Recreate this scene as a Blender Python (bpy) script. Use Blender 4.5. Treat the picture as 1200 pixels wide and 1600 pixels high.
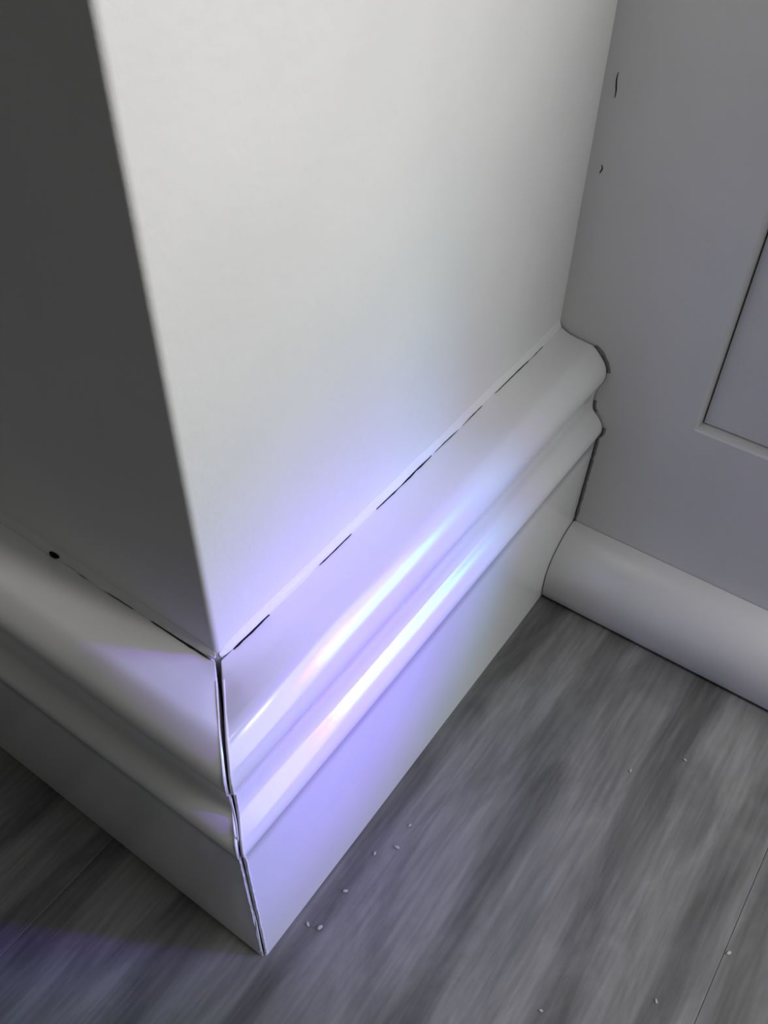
import bpy, bmesh, math, random
from mathutils import Vector, Matrix, noise

for o in list(bpy.data.objects):
    bpy.data.objects.remove(o)
S = bpy.context.scene
COL = S.collection

# ------------------------------------------------------------------ camera
YAW, PITCH, ROLL = 2.16925594, -0.78545944, 0.02286584
cam_d = bpy.data.cameras.new('camera')
cam = bpy.data.objects.new('camera', cam_d)
COL.objects.link(cam)
fw = Vector((math.cos(PITCH)*math.cos(YAW), math.cos(PITCH)*math.sin(YAW), math.sin(PITCH)))
r0 = fw.cross(Vector((0, 0, 1))).normalized()
u0 = r0.cross(fw)
rr = r0*math.cos(ROLL) + u0*math.sin(ROLL)
uu = u0*math.cos(ROLL) - r0*math.sin(ROLL)
M = Matrix((rr, uu, -fw)).transposed().to_4x4()
M.translation = Vector((0.11561595, -0.09317169, 0.32932124))
cam.matrix_world = M
cam_d.sensor_fit = 'VERTICAL'
cam_d.sensor_height = 36.0
cam_d.lens = 1422.0/1600.0*36.0
cam_d.clip_start = 0.005
S.camera = cam

# ------------------------------------------------------------------ world, lights, exposure
w = bpy.data.worlds.new('room_light')
S.world = w
w.use_nodes = True
bg = w.node_tree.nodes['Background']
bg.inputs[0].default_value = (1.0, 0.99, 0.975, 1)
bg.inputs[1].default_value = 0.063

def aim(o, target):
    d = Vector(target) - o.location
    o.rotation_euler = d.to_track_quat('-Z', 'Y').to_euler()

def area(name, loc, target, sx, sy, power, col):
    l = bpy.data.lights.new(name, 'AREA')
    l.shape = 'RECTANGLE'; l.size = sx; l.size_y = sy
    l.energy = power; l.color = col
    o = bpy.data.objects.new(name, l); COL.objects.link(o)
    o.location = loc; aim(o, target)
    return o

def spot(name, loc, target, deg, blend, radius, power, col):
    l = bpy.data.lights.new(name, 'SPOT')
    l.spot_size = math.radians(deg); l.spot_blend = blend
    l.shadow_soft_size = radius; l.energy = power; l.color = col
    o = bpy.data.objects.new(name, l); COL.objects.link(o)
    o.location = loc; aim(o, target)
    return o

# daylight from a window further along the room
area('window_daylight', (1.15, 0.40, 0.85), (0, 0.03, 0.18), 1.06, 1.02, 9.4, (0.945, 0.97, 1.0))
# added unseen spots that brighten the wall top and the floor at right
spot('wall_top_fill', (0.75, 0.10, 0.95), (0.0, 0.045, 0.36), 22, 1.0, 0.06, 22.0, (1.0, 0.97, 0.93))
spot('floor_fill', (0.50, -0.04, 0.95), (0.29, 0.02, 0.0), 36, 1.0, 0.05, 15.0, (1.0, 0.975, 0.945))
# added unseen lights: violet tint on the corner, cyan streaks along the baseboard
spot('violet_fill', (0.80, 0.40, 0.52), (0.010, 0.026, 0.082), 10.4, 1.0, 0.045, 54.0, (0.24, 0.02, 1.0))
bw = area('blue_streak_fill', (0.75, 0.50, 0.40), (0.02, 0.052, 0.092), 0.76, 0.10, 0.080, (0.0, 0.80, 1.0))
bw.data.spread = math.radians(15)

S.view_settings.view_transform = 'Standard'
S.view_settings.look = 'None'
S.view_settings.gamma = 1.0
S.view_settings.use_curve_mapping = False
S.view_settings.exposure = 0.1

# ------------------------------------------------------------------ materials
def mat(name):
    m = bpy.data.materials.new(name); m.use_nodes = True
    nt = m.node_tree
    return m, nt, nt.nodes['Principled BSDF']

def paint(name, col, rough, bump_scale, bump_str, dist, var=0.03):
    m, nt, b = mat(name)
    n = nt.nodes
    geo = n.new('ShaderNodeNewGeometry')
    big = n.new('ShaderNodeTexNoise'); big.inputs['Scale'].default_value = 22; big.inputs['Detail'].default_value = 3
    nt.links.new(geo.outputs['Position'], big.inputs['Vector'])
    ramp = n.new('ShaderNodeMapRange')
    ramp.inputs['From Min'].default_value = 0.3; ramp.inputs['From Max'].default_value = 0.7
    ramp.inputs['To Min'].default_value = 1 - var; ramp.inputs['To Max'].default_value = 1 + var
    nt.links.new(big.outputs['Fac'], ramp.inputs['Value'])
    mul = n.new('ShaderNodeVectorMath'); mul.operation = 'SCALE'
    mul.inputs[0].default_value = col
    nt.links.new(ramp.outputs['Result'], mul.inputs['Scale'])
    nt.links.new(mul.outputs['Vector'], b.inputs['Base Color'])
    b.inputs['Roughness'].default_value = rough
    fine = n.new('ShaderNodeTexNoise'); fine.inputs['Scale'].default_value = bump_scale; fine.inputs['Detail'].default_value = 4
    nt.links.new(geo.outputs['Position'], fine.inputs['Vector'])
    bp = n.new('ShaderNodeBump'); bp.inputs['Strength'].default_value = bump_str; bp.inputs['Distance'].default_value = dist
    nt.links.new(fine.outputs['Fac'], bp.inputs['Height'])
    nt.links.new(bp.outputs['Normal'], b.inputs['Normal'])
    return m

M_WALL = paint('wall_paint', (0.80, 0.795, 0.78), 0.48, 300, 0.25, 0.0006)
M_TRIM = paint('trim_gloss_paint', (0.80, 0.795, 0.78), 0.16, 160, 0.04, 0.0004)
M_TRIM.node_tree.nodes['Principled BSDF'].inputs['IOR'].default_value = 1.7
M_PANEL = paint('panel_paint', (0.78, 0.775, 0.76), 0.45, 220, 0.15, 0.0005)
M_CAULK = paint('caulk', (0.84, 0.835, 0.83), 0.45, 500, 0.4, 0.0006)

def dark(name, v):
    m, nt, b = mat(name)
    n = nt.nodes
    geo = n.new('ShaderNodeNewGeometry')
    t = n.new('ShaderNodeTexNoise'); t.inputs['Scale'].default_value = 900
    nt.links.new(geo.outputs['Position'], t.inputs['Vector'])
    r = n.new('ShaderNodeValToRGB')
    r.color_ramp.elements[0].color = (v*.6, v*.6, v*.6, 1); r.color_ramp.elements[1].color = (v*1.4, v*1.3, v*1.2, 1)
    nt.links.new(t.outputs['Fac'], r.inputs['Fac']); nt.links.new(r.outputs['Color'], b.inputs['Base Color'])
    b.inputs['Roughness'].default_value = 0.95
    b.inputs['Specular IOR Level'].default_value = 0.1
    return m
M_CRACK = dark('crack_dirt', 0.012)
M_SUB = dark('subfloor', 0.03)
M_END_STRIP = dark('end_strip_grey', 0.22)  # grey tone of the strips beside the board end
M_CRUMB = paint('crumb', (0.45, 0.44, 0.42), 0.8, 900, 0.5, 0.0005)

def wood():
    m, nt, b = mat('grey_wood_plank')
    n = nt.nodes; L = nt.links.new
    geo = n.new('ShaderNodeNewGeometry')
    oi = n.new('ShaderNodeObjectInfo')
    comb = n.new('ShaderNodeCombineXYZ')
    mm = n.new('ShaderNodeMath'); mm.operation = 'MULTIPLY'; mm.inputs[1].default_value = 3.0
    L(oi.outputs['Random'], mm.inputs[0]); L(mm.outputs[0], comb.inputs['Z'])
    add = n.new('ShaderNodeVectorMath'); add.operation = 'ADD'
    L(geo.outputs['Position'], add.inputs[0]); L(comb.outputs[0], add.inputs[1])
    def mapping(s):
        mp = n.new('ShaderNodeMapping'); mp.inputs['Scale'].default_value = s
        mp.inputs['Rotation'].default_value = (0, 0, math.radians(5))
        L(add.outputs[0], mp.inputs['Vector']); return mp
    # meandering growth lines: bands across the plank, bent by slow noise
    wv = n.new('ShaderNodeTexWave'); wv.wave_type = 'BANDS'; wv.bands_direction = 'X'
    wv.inputs['Scale'].default_value = 8.0; wv.inputs['Distortion'].default_value = 6.5
    wv.inputs['Detail'].default_value = 2.5; wv.inputs['Detail Scale'].default_value = 1.6
    wv.inputs['Phase Offset'].default_value = 1.4
    L(mapping((1.0, 0.20, 1.0)).outputs[0], wv.inputs['Vector'])
    line = n.new('ShaderNodeMapRange'); line.interpolation_type = 'SMOOTHSTEP'
    line.inputs['From Min'].default_value = 0.0; line.inputs['From Max'].default_value = 0.5
    line.inputs['To Min'].default_value = 0.0; line.inputs['To Max'].default_value = 1.0
    L(wv.outputs['Fac'], line.inputs['Value'])
    n1 = n.new('ShaderNodeTexNoise'); n1.inputs['Scale'].default_value = 60; n1.inputs['Detail'].default_value = 6
    n1.inputs['Roughness'].default_value = 0.6; n1.inputs['Distortion'].default_value = 0.8
    L(mapping((1.0, 0.28, 1.0)).outputs[0], n1.inputs['Vector'])
    n2 = n.new('ShaderNodeTexNoise'); n2.inputs['Scale'].default_value = 520; n2.inputs['Detail'].default_value = 4
    L(mapping((1.0, 0.06, 1.0)).outputs[0], n2.inputs['Vector'])
    mx = n.new('ShaderNodeMix'); mx.data_type = 'FLOAT'; mx.inputs[0].default_value = 0.76
    L(line.outputs['Result'], mx.inputs[2]); L(n1.outputs['Fac'], mx.inputs[3])
    mx2 = n.new('ShaderNodeMix'); mx2.data_type = 'FLOAT'; mx2.inputs[0].default_value = 0.30
    L(mx.outputs[0], mx2.inputs[2]); L(n2.outputs['Fac'], mx2.inputs[3])
    r = n.new('ShaderNodeValToRGB')
    e = r.color_ramp.elements
    e[0].position = 0.34; e[0].color = (0.085, 0.083, 0.081, 1)
    e[1].position = 0.70; e[1].color = (0.262, 0.257, 0.250, 1)
    x = e.new(0.53); x.color = (0.165, 0.162, 0.158, 1)
    L(mx2.outputs[0], r.inputs['Fac']); L(r.outputs['Color'], b.inputs['Base Color'])
    b.inputs['Roughness'].default_value = 0.55
    bp = n.new('ShaderNodeBump'); bp.inputs['Strength'].default_value = 0.35; bp.inputs['Distance'].default_value = 0.0006
    L(mx2.outputs[0], bp.inputs['Height']); L(bp.outputs['Normal'], b.inputs['Normal'])
    return m
M_WOOD = wood()

# ------------------------------------------------------------------ helpers
def obj(name, verts, faces, m, parent=None, smooth=None):
    me = bpy.data.meshes.new(name)
    me.from_pydata([tuple(v) for v in verts], [], faces)
    bm = bmesh.new(); bm.from_mesh(me)
    bmesh.ops.recalc_face_normals(bm, faces=bm.faces)
    bm.to_mesh(me); bm.free()
    me.materials.append(m)
    if smooth is not None:
        me.polygons.foreach_set('use_smooth', [True]*len(me.polygons))
        me.set_sharp_from_angle(angle=math.radians(smooth))
    o = bpy.data.objects.new(name, me); COL.objects.link(o)
    if parent is not None:
        o.parent = parent
    return o

def structure(o, label, cat):
    o['kind'] = 'structure'; o['label'] = label; o['category'] = cat
    return o

def extrude_plan(name, poly, z0, z1, m, parent=None, smooth=None):
    n = len(poly)
    v = [(x, y, z0) for x, y in poly] + [(x, y, z1) for x, y in poly]
    f = [tuple(range(n)), tuple(range(n, 2*n))]
    f += [(i, (i+1) % n, n+(i+1) % n, n+i) for i in range(n)]
    return obj(name, v, f, m, parent, smooth)

def box(name, a, b, m, parent=None):
    v = [(x, y, z) for z in (a[2], b[2]) for y in (a[1], b[1]) for x in (a[0], b[0])]
    f = [(0, 1, 3, 2), (4, 5, 7, 6), (0, 1, 5, 4), (2, 3, 7, 6), (0, 2, 6, 4), (1, 3, 7, 5)]
    return obj(name, v, f, m, parent)

def tube(name, pts, rad, m, parent=None, seg=6):
    """closed tube along a polyline, radius may vary"""
    v, f = [], []
    N = len(pts)
    for i, p in enumerate(pts):
        p = Vector(p)
        t = (Vector(pts[min(i+1, N-1)]) - Vector(pts[max(i-1, 0)])).normalized()
        a = t.cross(Vector((0.31, 0.77, 0.55))).normalized(); b = t.cross(a)
        r = rad[i] if isinstance(rad, list) else rad
        for k in range(seg):
            an = 2*math.pi*k/seg
            v.append(p + a*(r*math.cos(an)) + b*(r*math.sin(an)))
    for i in range(N-1):
        for k in range(seg):
            f.append((i*seg+k, i*seg+(k+1) % seg, (i+1)*seg+(k+1) % seg, (i+1)*seg+k))
    f.append(tuple(range(seg))); f.append(tuple(range((N-1)*seg, N*seg)))
    return obj(name, v, f, m, parent, 60)

# ------------------------------------------------------------------ setting: dimensions
D = 0.1947          # where the panelled wall stands
SHOE = 0.020        # depth of its rounded shoe moulding
XE = 0.139           # end of the panelled wall
HW = 1.4            # wall height modelled
RC = 0.0016         # rounding of the plaster corner

# ------------------------------------------------------------------ floor
floor = structure(box('floor', (-1.3, -1.3, -0.02), (1.6, 1.5, -0.0125), M_SUB),
                  'grey wood-look plank floor below the white baseboards', 'floor')
PW = 0.202
seam0 = -0.052
random.seed(4)
def plank(x0, x1, y0, y1):
    c = 0.00012; g = 0.00007; h = 0.012
    x0 += g; x1 -= g; y0 += g; y1 -= g
    v = [(x0, y0, -h), (x1, y0, -h), (x1, y1, -h), (x0, y1, -h),
         (x0, y0, -c), (x1, y0, -c), (x1, y1, -c), (x0, y1, -c),
         (x0+c, y0+c, 0), (x1-c, y0+c, 0), (x1-c, y1-c, 0), (x0+c, y1-c, 0)]
    f = [(0, 1, 2, 3), (8, 9, 10, 11)]
    for a, b in ((0, 4), (4, 8)):
        for k in range(4):
            f.append((a+k, a+(k+1) % 4, b+(k+1) % 4, b+k))
    return obj('plank', v, f, M_WOOD, floor)
for k in range(-6, 8):
    x0 = seam0 + k*PW
    cut = {0: -0.55, 1: 0.62}.get(k, random.uniform(-0.9, 0.9))
    plank(x0, x0+PW, -1.25, cut)
    plank(x0, x0+PW, cut, 1.45)

# ------------------------------------------------------------------ walls with a rounded outside corner
def arc(a0, a1, n=6):
    # rounding centre is (-RC, RC); angle measured from -y (0) to +x (90)
    return [(-RC + RC*math.sin(math.radians(a0+(a1-a0)*i/n)), RC - RC*math.cos(math.radians(a0+(a1-a0)*i/n))) for i in range(n+1)]
T = 0.10
wl = extrude_plan('wall_left', [(-1.3, 0)] + arc(0, 45) + [(-T, T), (-1.3, T)], 0.0, HW, M_WALL, None, 25)
structure(wl, 'shaded dark side of the white painted wall corner', 'wall')
wc = extrude_plan('wall_center', arc(45, 90) + [(0, D+0.02), (-T, D+0.02), (-T, T)], 0.0, HW, M_WALL, None, 25)
structure(wc, 'brightly lit white wall face between outside corner and panelled wall', 'wall')

wb = box('wall_back', (0.0, 1.40, 0.0), (1.55, 1.45, HW), M_WALL)
structure(wb, 'plain white wall across the room behind the panelled wall', 'wall')

# ------------------------------------------------------------------ panelled wall on the right
def frame_wall():
    x0, x1, z0, z1 = 0.0, XE, 0.0, HW
    px0, px1, pz0, pz1 = 0.0622, XE-0.040, 0.1095, HW-0.12
    rec, bev = 0.0050, 0.0012
    yb = D + 0.018
    def rect(a, b, c, d, y): return [(a, y, c), (b, y, c), (b, y, d), (a, y, d)]
    v = rect(x0, x1, z0, z1, D)                              # 0 outer front
    v += rect(px0-bev, px1+bev, pz0-bev, pz1+bev, D)         # 4 opening, front edge
    v += rect(px0-bev*.5, px1+bev*.5, pz0-bev*.5, pz1+bev*.5, D+0.0007)   # 8 soft shoulder
    v += rect(px0, px1, pz0, pz1, D+rec)                     # 12 opening, panel plane
    v += rect(px0, px1, pz0, pz1, yb)                        # 16
    v += rect(x0, x1, z0, z1, yb)                            # 20
    f = []
    for a, b in ((0, 4), (4, 8), (8, 12), (12, 16), (16, 20), (20, 0)):
        for k in range(4):
            f.append((a+k, a+(k+1) % 4, b+(k+1) % 4, b+k))
    o = obj('wall_right', v, f, M_PANEL, None, 20)
    structure(o, 'grey-shaded white wall with a recessed flat panel beside the bright wall', 'wall')
    # panel with a fine groove around its edge
    g = 0.0006
    p = box('recessed_panel', (px0+g, D+rec-0.0002, pz0+g), (px1-g, yb-0.002, pz1-g), M_PANEL, o)
    p['label'] = 'flat recessed panel with a thin shadow groove'
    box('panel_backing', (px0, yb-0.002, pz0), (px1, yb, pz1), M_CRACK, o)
    return o
wr = frame_wall()
# hairline cracks in the paint of the inside corner
for z0, z1, x, r in ((0.2185, 0.2262, 0.0046, 0.00022), (0.1935, 0.1966, 0.0049, 0.00022)):
    pts = []
    for i in range(7):
        t = i/6
        pts.append((x + 0.0003*math.sin(5*t+z0*90), D-0.00005, z0+(z1-z0)*t))
    c = tube('paint_crack', pts, [r*(0.35+0.65*math.sin(math.pi*(i+.6)/7.2)) for i in range(7)], M_CRACK, wr)

# ------------------------------------------------------------------ baseboards
def bb_profile():
    p = [(0.0006, 0.0006), (0.0216, 0.0006), (0.0222, 0.0012), (0.0228, 0.025), (0.0238, 0.055), (0.0246, 0.0800), (0.0248, 0.0870)]
    # bead, cove and eased nose, drawn as short strokes (facing angle above level, length)
    x, z = 0.0253, 0.0878
    for t, l in ((-28, .0016), (-12, .0018), (3, .0018), (16, .0014), (28, .0013), (36, .0013), (42, .0015), (46, .0014), (50, .0012),
                 (44, .0007), (30, .0010), (15, .0016), (3, .0040), (-6, .0042), (-26, .0040), (-14, .0026), (2, .0026), (12, .0016),
                 (22, .0014), (31, .0012), (37, .0013), (41, .0017), (45, .0017), (49, .0014), (56, .0011), (66, .0011), (77, .0011)):
        x -= math.sin(math.radians(t))*l; z += math.cos(math.radians(t))*l
        p.append((x, z))
    p += [(0.0090, z+0.0005), (0.0050, z+0.0010), (0.0014, 0.1312), (0.0006, 0.1306)]
    return p
PROF = bb_profile()
def prof_normals(P):
    n = len(P); out = []
    for i in range(n):
        a = Vector(P[i-1]); b = Vector(P[i]); c = Vector(P[(i+1) % n])
        d = ((b-a).normalized() + (c-b).normalized())
        d = d.normalized() if d.length > 1e-6 else (c-b).normalized()
        out.append(Vector((d.y, -d.x)))
    return out
NORM = prof_normals(PROF)
GAP = 0.0009

def baseboard(name, side, length, end_extra=0.0):
    """side 0: runs along +y on the bright wall; side 1: runs along -x on the dark wall"""
    n = len(PROF); v = []; f = []
    rings = []
    stations = [0.0, 0.0002, 0.0006] + [0.03*i for i in range(1, int(length/0.03)+1)] + [length]
    stations = sorted(set(s for s in stations if s <= length))
    for si, s in enumerate(stations):
        ring = []
        for i, (o_, z) in enumerate(PROF):
            ins = 0.0005 if si == 0 else (0.00016 if si == 1 else 0.0)
            oo = o_ - NORM[i].x*ins; zz = max(z - NORM[i].y*ins, 0.0003)
            if si < 3:
                along = -o_ + GAP + s
            else:
                along = s
            wob = 0.00018*noise.noise(Vector((s*14, 3.0*side, 0))) if s > 0.001 else 0
            if side == 0: ring.append((oo+wob, along, zz))
            else: ring.append((-along, -(oo+wob), zz))
        rings.append(ring)
    for ring in rings: v += ring
    for a in range(len(rings)-1):
        for i in range(n):
            f.append((a*n+i, a*n+(i+1) % n, (a+1)*n+(i+1) % n, (a+1)*n+i))
    f.append(tuple(range(n))); f.append(tuple(range((len(rings)-1)*n, len(rings)*n)))
    return obj(name, v, f, M_TRIM, None, 38)

bc = baseboard('baseboard_center', 0, D-0.0008)
structure(bc, 'glossy white moulded baseboard with blue and violet light along it', 'baseboard')
bl = baseboard('baseboard_left', 1, 1.25)
structure(bl, 'white moulded baseboard in shade on the dark side of the corner', 'baseboard')

# caulk bead where the wall meets the board
def caulk(name, side, a, b, parent, gapf):
    v, f = [], []
    N = int((b-a)/0.002)+1
    for i in range(N+1):
        s = a+(b-a)*i/N
        hgt = 0.0030 + 0.0008*noise.noise(Vector((s*60, side*5, 1)))
        dep = 0.0015 + 0.0004*noise.noise(Vector((s*80, side*5, 7)))
        g = gapf(s)
        tp = min(1.0, 0.35+s/0.006); dep *= tp; hgt *= tp
        z0 = 0.1312
        sec = [(0.0, z0+g), (dep, z0+g), (dep*1.0, z0+g+0.0006), (dep*0.55, z0+g+hgt*0.45), (0.0001, z0+g+hgt), (0.0, z0+g+hgt)]
        for d, z in sec:
            v.append((d, s, z) if side == 0 else (-s, -d, z))
    n = 6
    for i in range(N):
        for k in range(n):
            f.append((i*n+k, i*n+(k+1) % n, (i+1)*n+(k+1) % n, (i+1)*n+k))
    f.append(tuple(range(n))); f.append(tuple(range(N*n, (N+1)*n)))
    return obj(name, v, f, M_CAULK, parent, 50)
CR = [(0.0045, 0.0190, 0.00042), (0.0415, 0.0570, 0.00026), (0.0700, 0.1010, 0.00038), (0.1030, 0.1335, 0.00022), (0.1420, 0.1780, 0.00026)]
caulk('caulk_bead', 0, 0.0006, D-0.001, bc, lambda s: 0.0)
caulk('caulk_bead', 1, 0.0006, 0.60, bl, lambda s: 0.0)

def crack(side, s0, s1, r, parent, out=0.0016, z=0.13135, jag=0.0002):
    n = max(6, int((s1-s0)/0.0018)); pts = []; rad = []
    for i in range(n+1):
        s = s0+(s1-s0)*i/n
        o_ = out + jag*noise.noise(Vector((s*300, side*9, 2)))
        zz = z + jag*0.4*noise.noise(Vector((s*260, side*9, 5)))
        pts.append((o_, s, zz) if side == 0 else (-s, -o_, zz))
        k = math.sin(math.pi*(i+0.7)/(n+1.4))**0.4
        rad.append(r*k*(0.75+0.5*noise.noise(Vector((s*420, 1, side)))))
    return tube('caulk_crack', pts, rad, M_CRACK, parent, 5)
for a, b, r in CR:
    crack(0, a, b, r, bc)
crack(1, 0.0010, 0.0230, 0.00030, bl)
crack(1, 0.030, 0.052, 0.00016, bl)
# dark chip where the caulk has fallen out
bmc = bmesh.new()
bmesh.ops.create_icosphere(bmc, subdivisions=2, radius=1.0)
for q in bmc.verts:
    k = 1 + 0.25*noise.noise(q.co*2.1)
    q.co = Vector((q.co.x*0.0021*k-0.0625, q.co.y*0.0009*k-0.0012, q.co.z*0.0007*k+0.1322))
me = bpy.data.meshes.new('caulk_chip'); bmc.to_mesh(me); bmc.free(); me.materials.append(M_CRACK)
ch = bpy.data.objects.new('caulk_chip', me); COL.objects.link(ch); ch.parent = bl
ch['label'] = 'small dark hole in the caulk line'

# dark strips on the panelled wall, following the board's end profile
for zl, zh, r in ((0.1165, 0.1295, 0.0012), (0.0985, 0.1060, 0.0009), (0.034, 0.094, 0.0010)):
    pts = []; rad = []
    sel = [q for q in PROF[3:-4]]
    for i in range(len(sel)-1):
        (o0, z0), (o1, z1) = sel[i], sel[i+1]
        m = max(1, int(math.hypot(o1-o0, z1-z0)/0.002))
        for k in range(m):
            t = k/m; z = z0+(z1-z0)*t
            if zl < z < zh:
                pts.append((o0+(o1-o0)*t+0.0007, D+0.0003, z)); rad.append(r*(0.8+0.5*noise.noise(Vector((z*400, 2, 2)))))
    tube('end_strip', pts, rad, M_END_STRIP, wr, 6)

# ragged paint and caulk lips on both sides of the open mitre
def lip(side, zlo, zhi, r, off, seed, parent):
    pts, rad = [], []
    last = None
    for i in range(1, len(PROF)-2):
        o0, z0 = PROF[i]; o1, z1 = PROF[i+1]
        L = math.hypot(o1-o0, z1-z0); m = max(1, int(L/0.0022))
        for k in range(m):
            t = k/m; o_ = o0+(o1-o0)*t; z = z0+(z1-z0)*t
            if z < zlo or z > zhi: continue
            wv = 0.00028*noise.noise(Vector((z*230+o_*150, seed, 0)))
            s = -o_ + GAP + off + wv
            nn = NORM[i]
            oo = o_ - nn.x*0.00012; zz = z - nn.y*0.00012
            pts.append((oo, s, zz) if side == 0 else (-s, -oo, zz))
            rad.append(r*(0.8+0.6*noise.noise(Vector((z*330+o_*200, seed, 4)))))
    return tube('paint_lip', pts, rad, M_CAULK, parent, 6)
lip(0, 0.002, 0.1311, 0.00045, 0.00050, 3.0, bc)
lip(1, 0.004, 0.1311, 0.00032, 0.00040, 8.0, bl)
# loose sliver of old caulk hanging in the gap
pts, rad = [], []
for i in range(26):
    t = i/25; z = 0.114 - t*0.106
    o_ = 0.0226 + (0.0012 if z < 0.1 and z > 0.09 else 0) + 0.0003*math.sin(9*t)
    pts.append((o_-0.0004+0.00012*math.sin(14*t), -o_+0.0001+0.00025*math.sin(11*t+1), z)); rad.append(0.00022*(1+0.5*math.sin(17*t)))
tube('caulk_sliver', pts, rad, M_CAULK, bc, 5)

# ------------------------------------------------------------------ shoe moulding under the panelled wall
def shoe():
    z0 = 0.0014
    sec = [(0.0, z0), (0.0178, z0), (0.0185, z0+0.0010), (0.0192, z0+0.0050), (0.0198, z0+0.0095), (SHOE, z0+0.0135), (0.0197, z0+0.0172),
           (0.0188, z0+0.0207), (0.0172, z0+0.0243), (0.0150, z0+0.0277), (0.0121, z0+0.0307), (0.0086, z0+0.0332), (0.0045, z0+0.0350), (0.0, z0+0.0358)]
    n = len(sec); v = []
    xs = [0.0258, 0.06, 0.10, 0.15, XE]
    # scribed against the moulded face of the baseboard
    def face_out(z):
        best = 0.0222
        for (o0, z0_), (o1, z1_) in zip(PROF[1:8], PROF[2:9]):
            if z0_ <= z <= z1_ and z1_ > z0_:
                best = o0+(o1-o0)*(z-z0_)/(z1_-z0_)
        return best
    for j, x in enumerate(xs):
        for d, z in sec:
            xx = face_out(z)+0.0004 if j == 0 else x
            v.append((xx, D-0.0002-d, z))
    f = []
    for j in range(len(xs)-1):
        for k in range(n):
            f.append((j*n+k, j*n+(k+1) % n, (j+1)*n+(k+1) % n, (j+1)*n+k))
    f.append(tuple(range(n))); f.append(tuple(range((len(xs)-1)*n, len(xs)*n)))
    o = obj('trim_1', v, f, M_TRIM, None, 35)
    return structure(o, 'rounded white shoe moulding along the foot of the panelled wall', 'moulding')
shoe()

# ------------------------------------------------------------------ crumbs on the floor
def crumb(x, y, r, label, seed, group):
    bm = bmesh.new()
    bmesh.ops.create_icosphere(bm, subdivisions=2, radius=1.0)
    zmin = 9
    for q in bm.verts:
        k = 1 + 0.35*noise.noise(q.co*1.7 + Vector((seed*3.1, 0, 0)))
        q.co = Vector((q.co.x*r*k*0.75, q.co.y*r*k*1.3, q.co.z*r*k*0.6))
        zmin = min(zmin, q.co.z)
    for q in bm.verts: q.co.z -= zmin
    m_ = bpy.data.meshes.new('crumb'); bm.to_mesh(m_); bm.free(); m_.materials.append(M_CRUMB)
    o = bpy.data.objects.new('crumb', m_); COL.objects.link(o)
    o.location = (x, y, 0.0); o.rotation_euler = (0, 0, seed*1.3)
    o['label'] = label; o['category'] = 'crumb'; o['group'] = group
open_floor = ((0.0944, 0.1172, 0.0006, 'tiny pale crumb on grey floor, second nearest the rounded shoe moulding'),
              (0.1103, 0.1346, 0.0006, 'tiny pale crumb on grey floor nearest the rounded shoe moulding'),
              (0.1513, 0.0725, 0.0008, 'pale crumb lying on the seam between two grey floor planks'),
              (0.137, 0.0435, 0.0006, 'tiny pale crumb on grey plank just beside the plank seam'),
              (0.1069, 0.0185, 0.0006, 'lone tiny pale crumb on grey plank far from both mouldings'))
for i, (x, y, r, lab) in enumerate(open_floor):
    crumb(x, y, r, lab, i, 'crumbs on the open floor')
by_board = ((0.031, -0.003, 0.0009, 'largest pale crumb near the pointed foot of the baseboard corner'),
            (0.0268, -0.0045, 0.0007, 'small pale crumb nearest the pointed foot of the baseboard corner'),
            (0.0305, 0.0124, 0.0007, 'lone pale crumb along the glossy baseboard, third out from the corner'),
            (0.0310, 0.030, 0.0006, 'small pale crumb tight against the glossy baseboard, fourth out from the corner'),
            (0.0364, 0.0366, 0.0008, 'pale crumb a little away from the glossy baseboard, fifth out from the corner'),
            (0.0354, 0.0467, 0.0006, 'pale crumb along the glossy baseboard, farthest out from the corner'))
for i, (x, y, r, lab) in enumerate(by_board):
    crumb(x, y, r, lab, i+7, 'crumbs along the baseboard')
